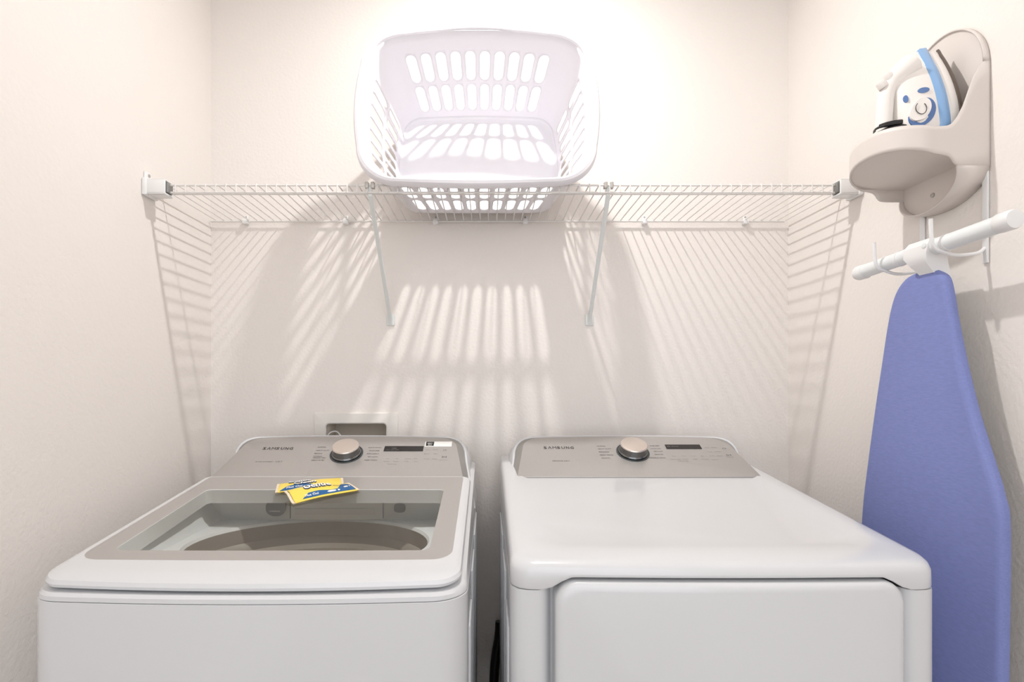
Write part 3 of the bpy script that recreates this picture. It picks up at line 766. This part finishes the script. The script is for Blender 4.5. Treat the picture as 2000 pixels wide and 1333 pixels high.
# ------------------------------------------------------------------ detergent packets on the glass lid
def packet(label, c, ang, lift, tw, blue_poly, words, seed, white_poly=()):
    LN, WD = .151, .066
    T = thing('detergent_packet', label, 'packet', Vector((c[0], c[1], lidz(c[1])+.001)), 'detergent packets on the washer lid')
    e1 = Vector((math.cos(ang), math.sin(ang), 0)); e2 = Vector((-math.sin(ang), math.cos(ang), 0))
    def top(u, v):
        k = max(0, 1-abs(2*u/LN)**6)*max(0, 1-abs(2*v/WD)**2.6)
        wr = .0005*math.sin(u*150+seed)*math.sin(v*90+seed*2)
        return .0012+.0060*k+wr*k
    def P(u, v, z):
        # waist the pouch slightly between the seals
        vv = v*(1-.07*max(0, 1-(2*u/LN)**2))+.004*math.sin(u*30+seed)
        p = Vector((c[0], c[1], 0))+e1*u+e2*vv; p.z = lidz(p.y)+.0012+lift(u, v)+z; return p
    NU, NV_ = 30, 14
    def sheet(u0, u1, nu, f):
        V_ = [P(u0+(u1-u0)*i/nu, -WD/2+WD*j/NV_, f(u0+(u1-u0)*i/nu, -WD/2+WD*j/NV_)) for j in range(NV_+1) for i in range(nu+1)]
        return V_, [(j*(nu+1)+i, j*(nu+1)+i+1, (j+1)*(nu+1)+i+1, (j+1)*(nu+1)+i) for j in range(NV_) for i in range(nu)]
    s = LN/2-.006
    mk('pouch', *join([sheet(-s, s, NU, top), sheet(-s, s, NU, lambda u, v: 0)]), 'yellow', T, angle=80)
    for sg in (-1, 1):
        a0, a1 = (s, LN/2) if sg > 0 else (-LN/2, -s)
        mk('seal', *join([sheet(a0, a1, 3, lambda u, v: .0014+.0004*math.sin(v*900)), sheet(a0, a1, 3, lambda u, v: 0)]), 'crimp', T, angle=80)
    # printed shapes follow the pouch surface
    def prt(name, poly, m, off):
        NN = 26; V_, F_ = [], []
        for i in range(NN+1):
            u = poly[0][0]+(poly[-1][0]-poly[0][0])*i/NN
            lo = interp([(q[0], q[1]) for q in poly], u); hi = interp([(q[0], q[2]) for q in poly], u)
            for j in range(5):
                v = lo+(hi-lo)*j/4; V_.append(P(u, v, top(u, v)+off))
        F_ = [(i*5+j, i*5+j+1, (i+1)*5+j+1, (i+1)*5+j) for i in range(NN) for j in range(4)]
        return mk(name, V_, F_, m, T, angle=80)
    for poly in blue_poly: prt('printed_swoosh', poly, 'pblue', .0005)
    for poly in white_poly: prt('printed_patch', poly, 'white_print', .0010)
    for wd_, u, v, h_, w_, sl, m, off, bold in words:
        mk('lettering', *put_text(wd_, lambda a_, b_: P(a_, b_, top(a_, b_)+off), u, v, h_, w=w_, bold=bold, slant=sl), m, T, smooth=False)
G = .03
def outlined(wd_, u, v, h_, w_): return [(wd_, u-.0008, v-.0010, h_+.002, w_+.0016, .15, 'pnavy', .0008, .06), (wd_, u, v, h_, w_, .15, 'white_print', .0024, .02)]
ca = (-.4185, 1.2665)
packet('yellow and blue detergent packet lying underneath, nearer the control panel', ca, math.radians(17), lambda u, v: 0, 0,
       [[(-.066, -.0295, -.028), (-.05, -.030, -.011), (-.02, -.030, -.008), (.0, -.030, -.014), (.02, -.029, -.027)]],
       outlined('Gentle', -.050, .006, .0155, .050)+outlined('Clean', -.038, -.0105, .0140, .050)+[('Plus Oxi', -.052, -.024, .0075, .034, .1, 'white_print', .0012, .02)], 1.0)
cb = (-.3745, 1.2130)
packet('yellow and blue detergent packet lying on top of another packet, nearer the lid front', cb, math.radians(38), lambda u, v: .010*max(0, min(1, (v+.02)/.03))*max(0, min(1, (.05-u)/.05)), 0,
       [[(-.052, -.0275, -.0272), (-.035, -.028, -.012), (-.01, -.028, -.011), (.015, -.028, -.016), (.032, -.028, -.014), (.05, -.028, .016), (.068, -.027, .012)]],
       outlined('Gentle', -.040, .000, .0190, .062)+[('Detergent', .026, -.002, .0055, .025, .3, 'pnavy', .0010, .02),
        ('Plus Oxi', -.044, -.0235, .0075, .030, .1, 'white_print', .0013, .02)], 2.2,
       [[(.006, -.0215, -.0205), (.010, -.0235, -.0175), (.022, -.0235, -.0175), (.026, -.0215, -.0190)], [(.029, -.0225, -.0205), (.031, -.024, -.0175), (.034, -.0225, -.019)],
        [(.046, -.012, -.011), (.048, -.0135, -.0065), (.055, -.0115, -.0045), (.057, -.009, -.007)], [(.060, -.009, -.003), (.0625, -.008, -.002)]])
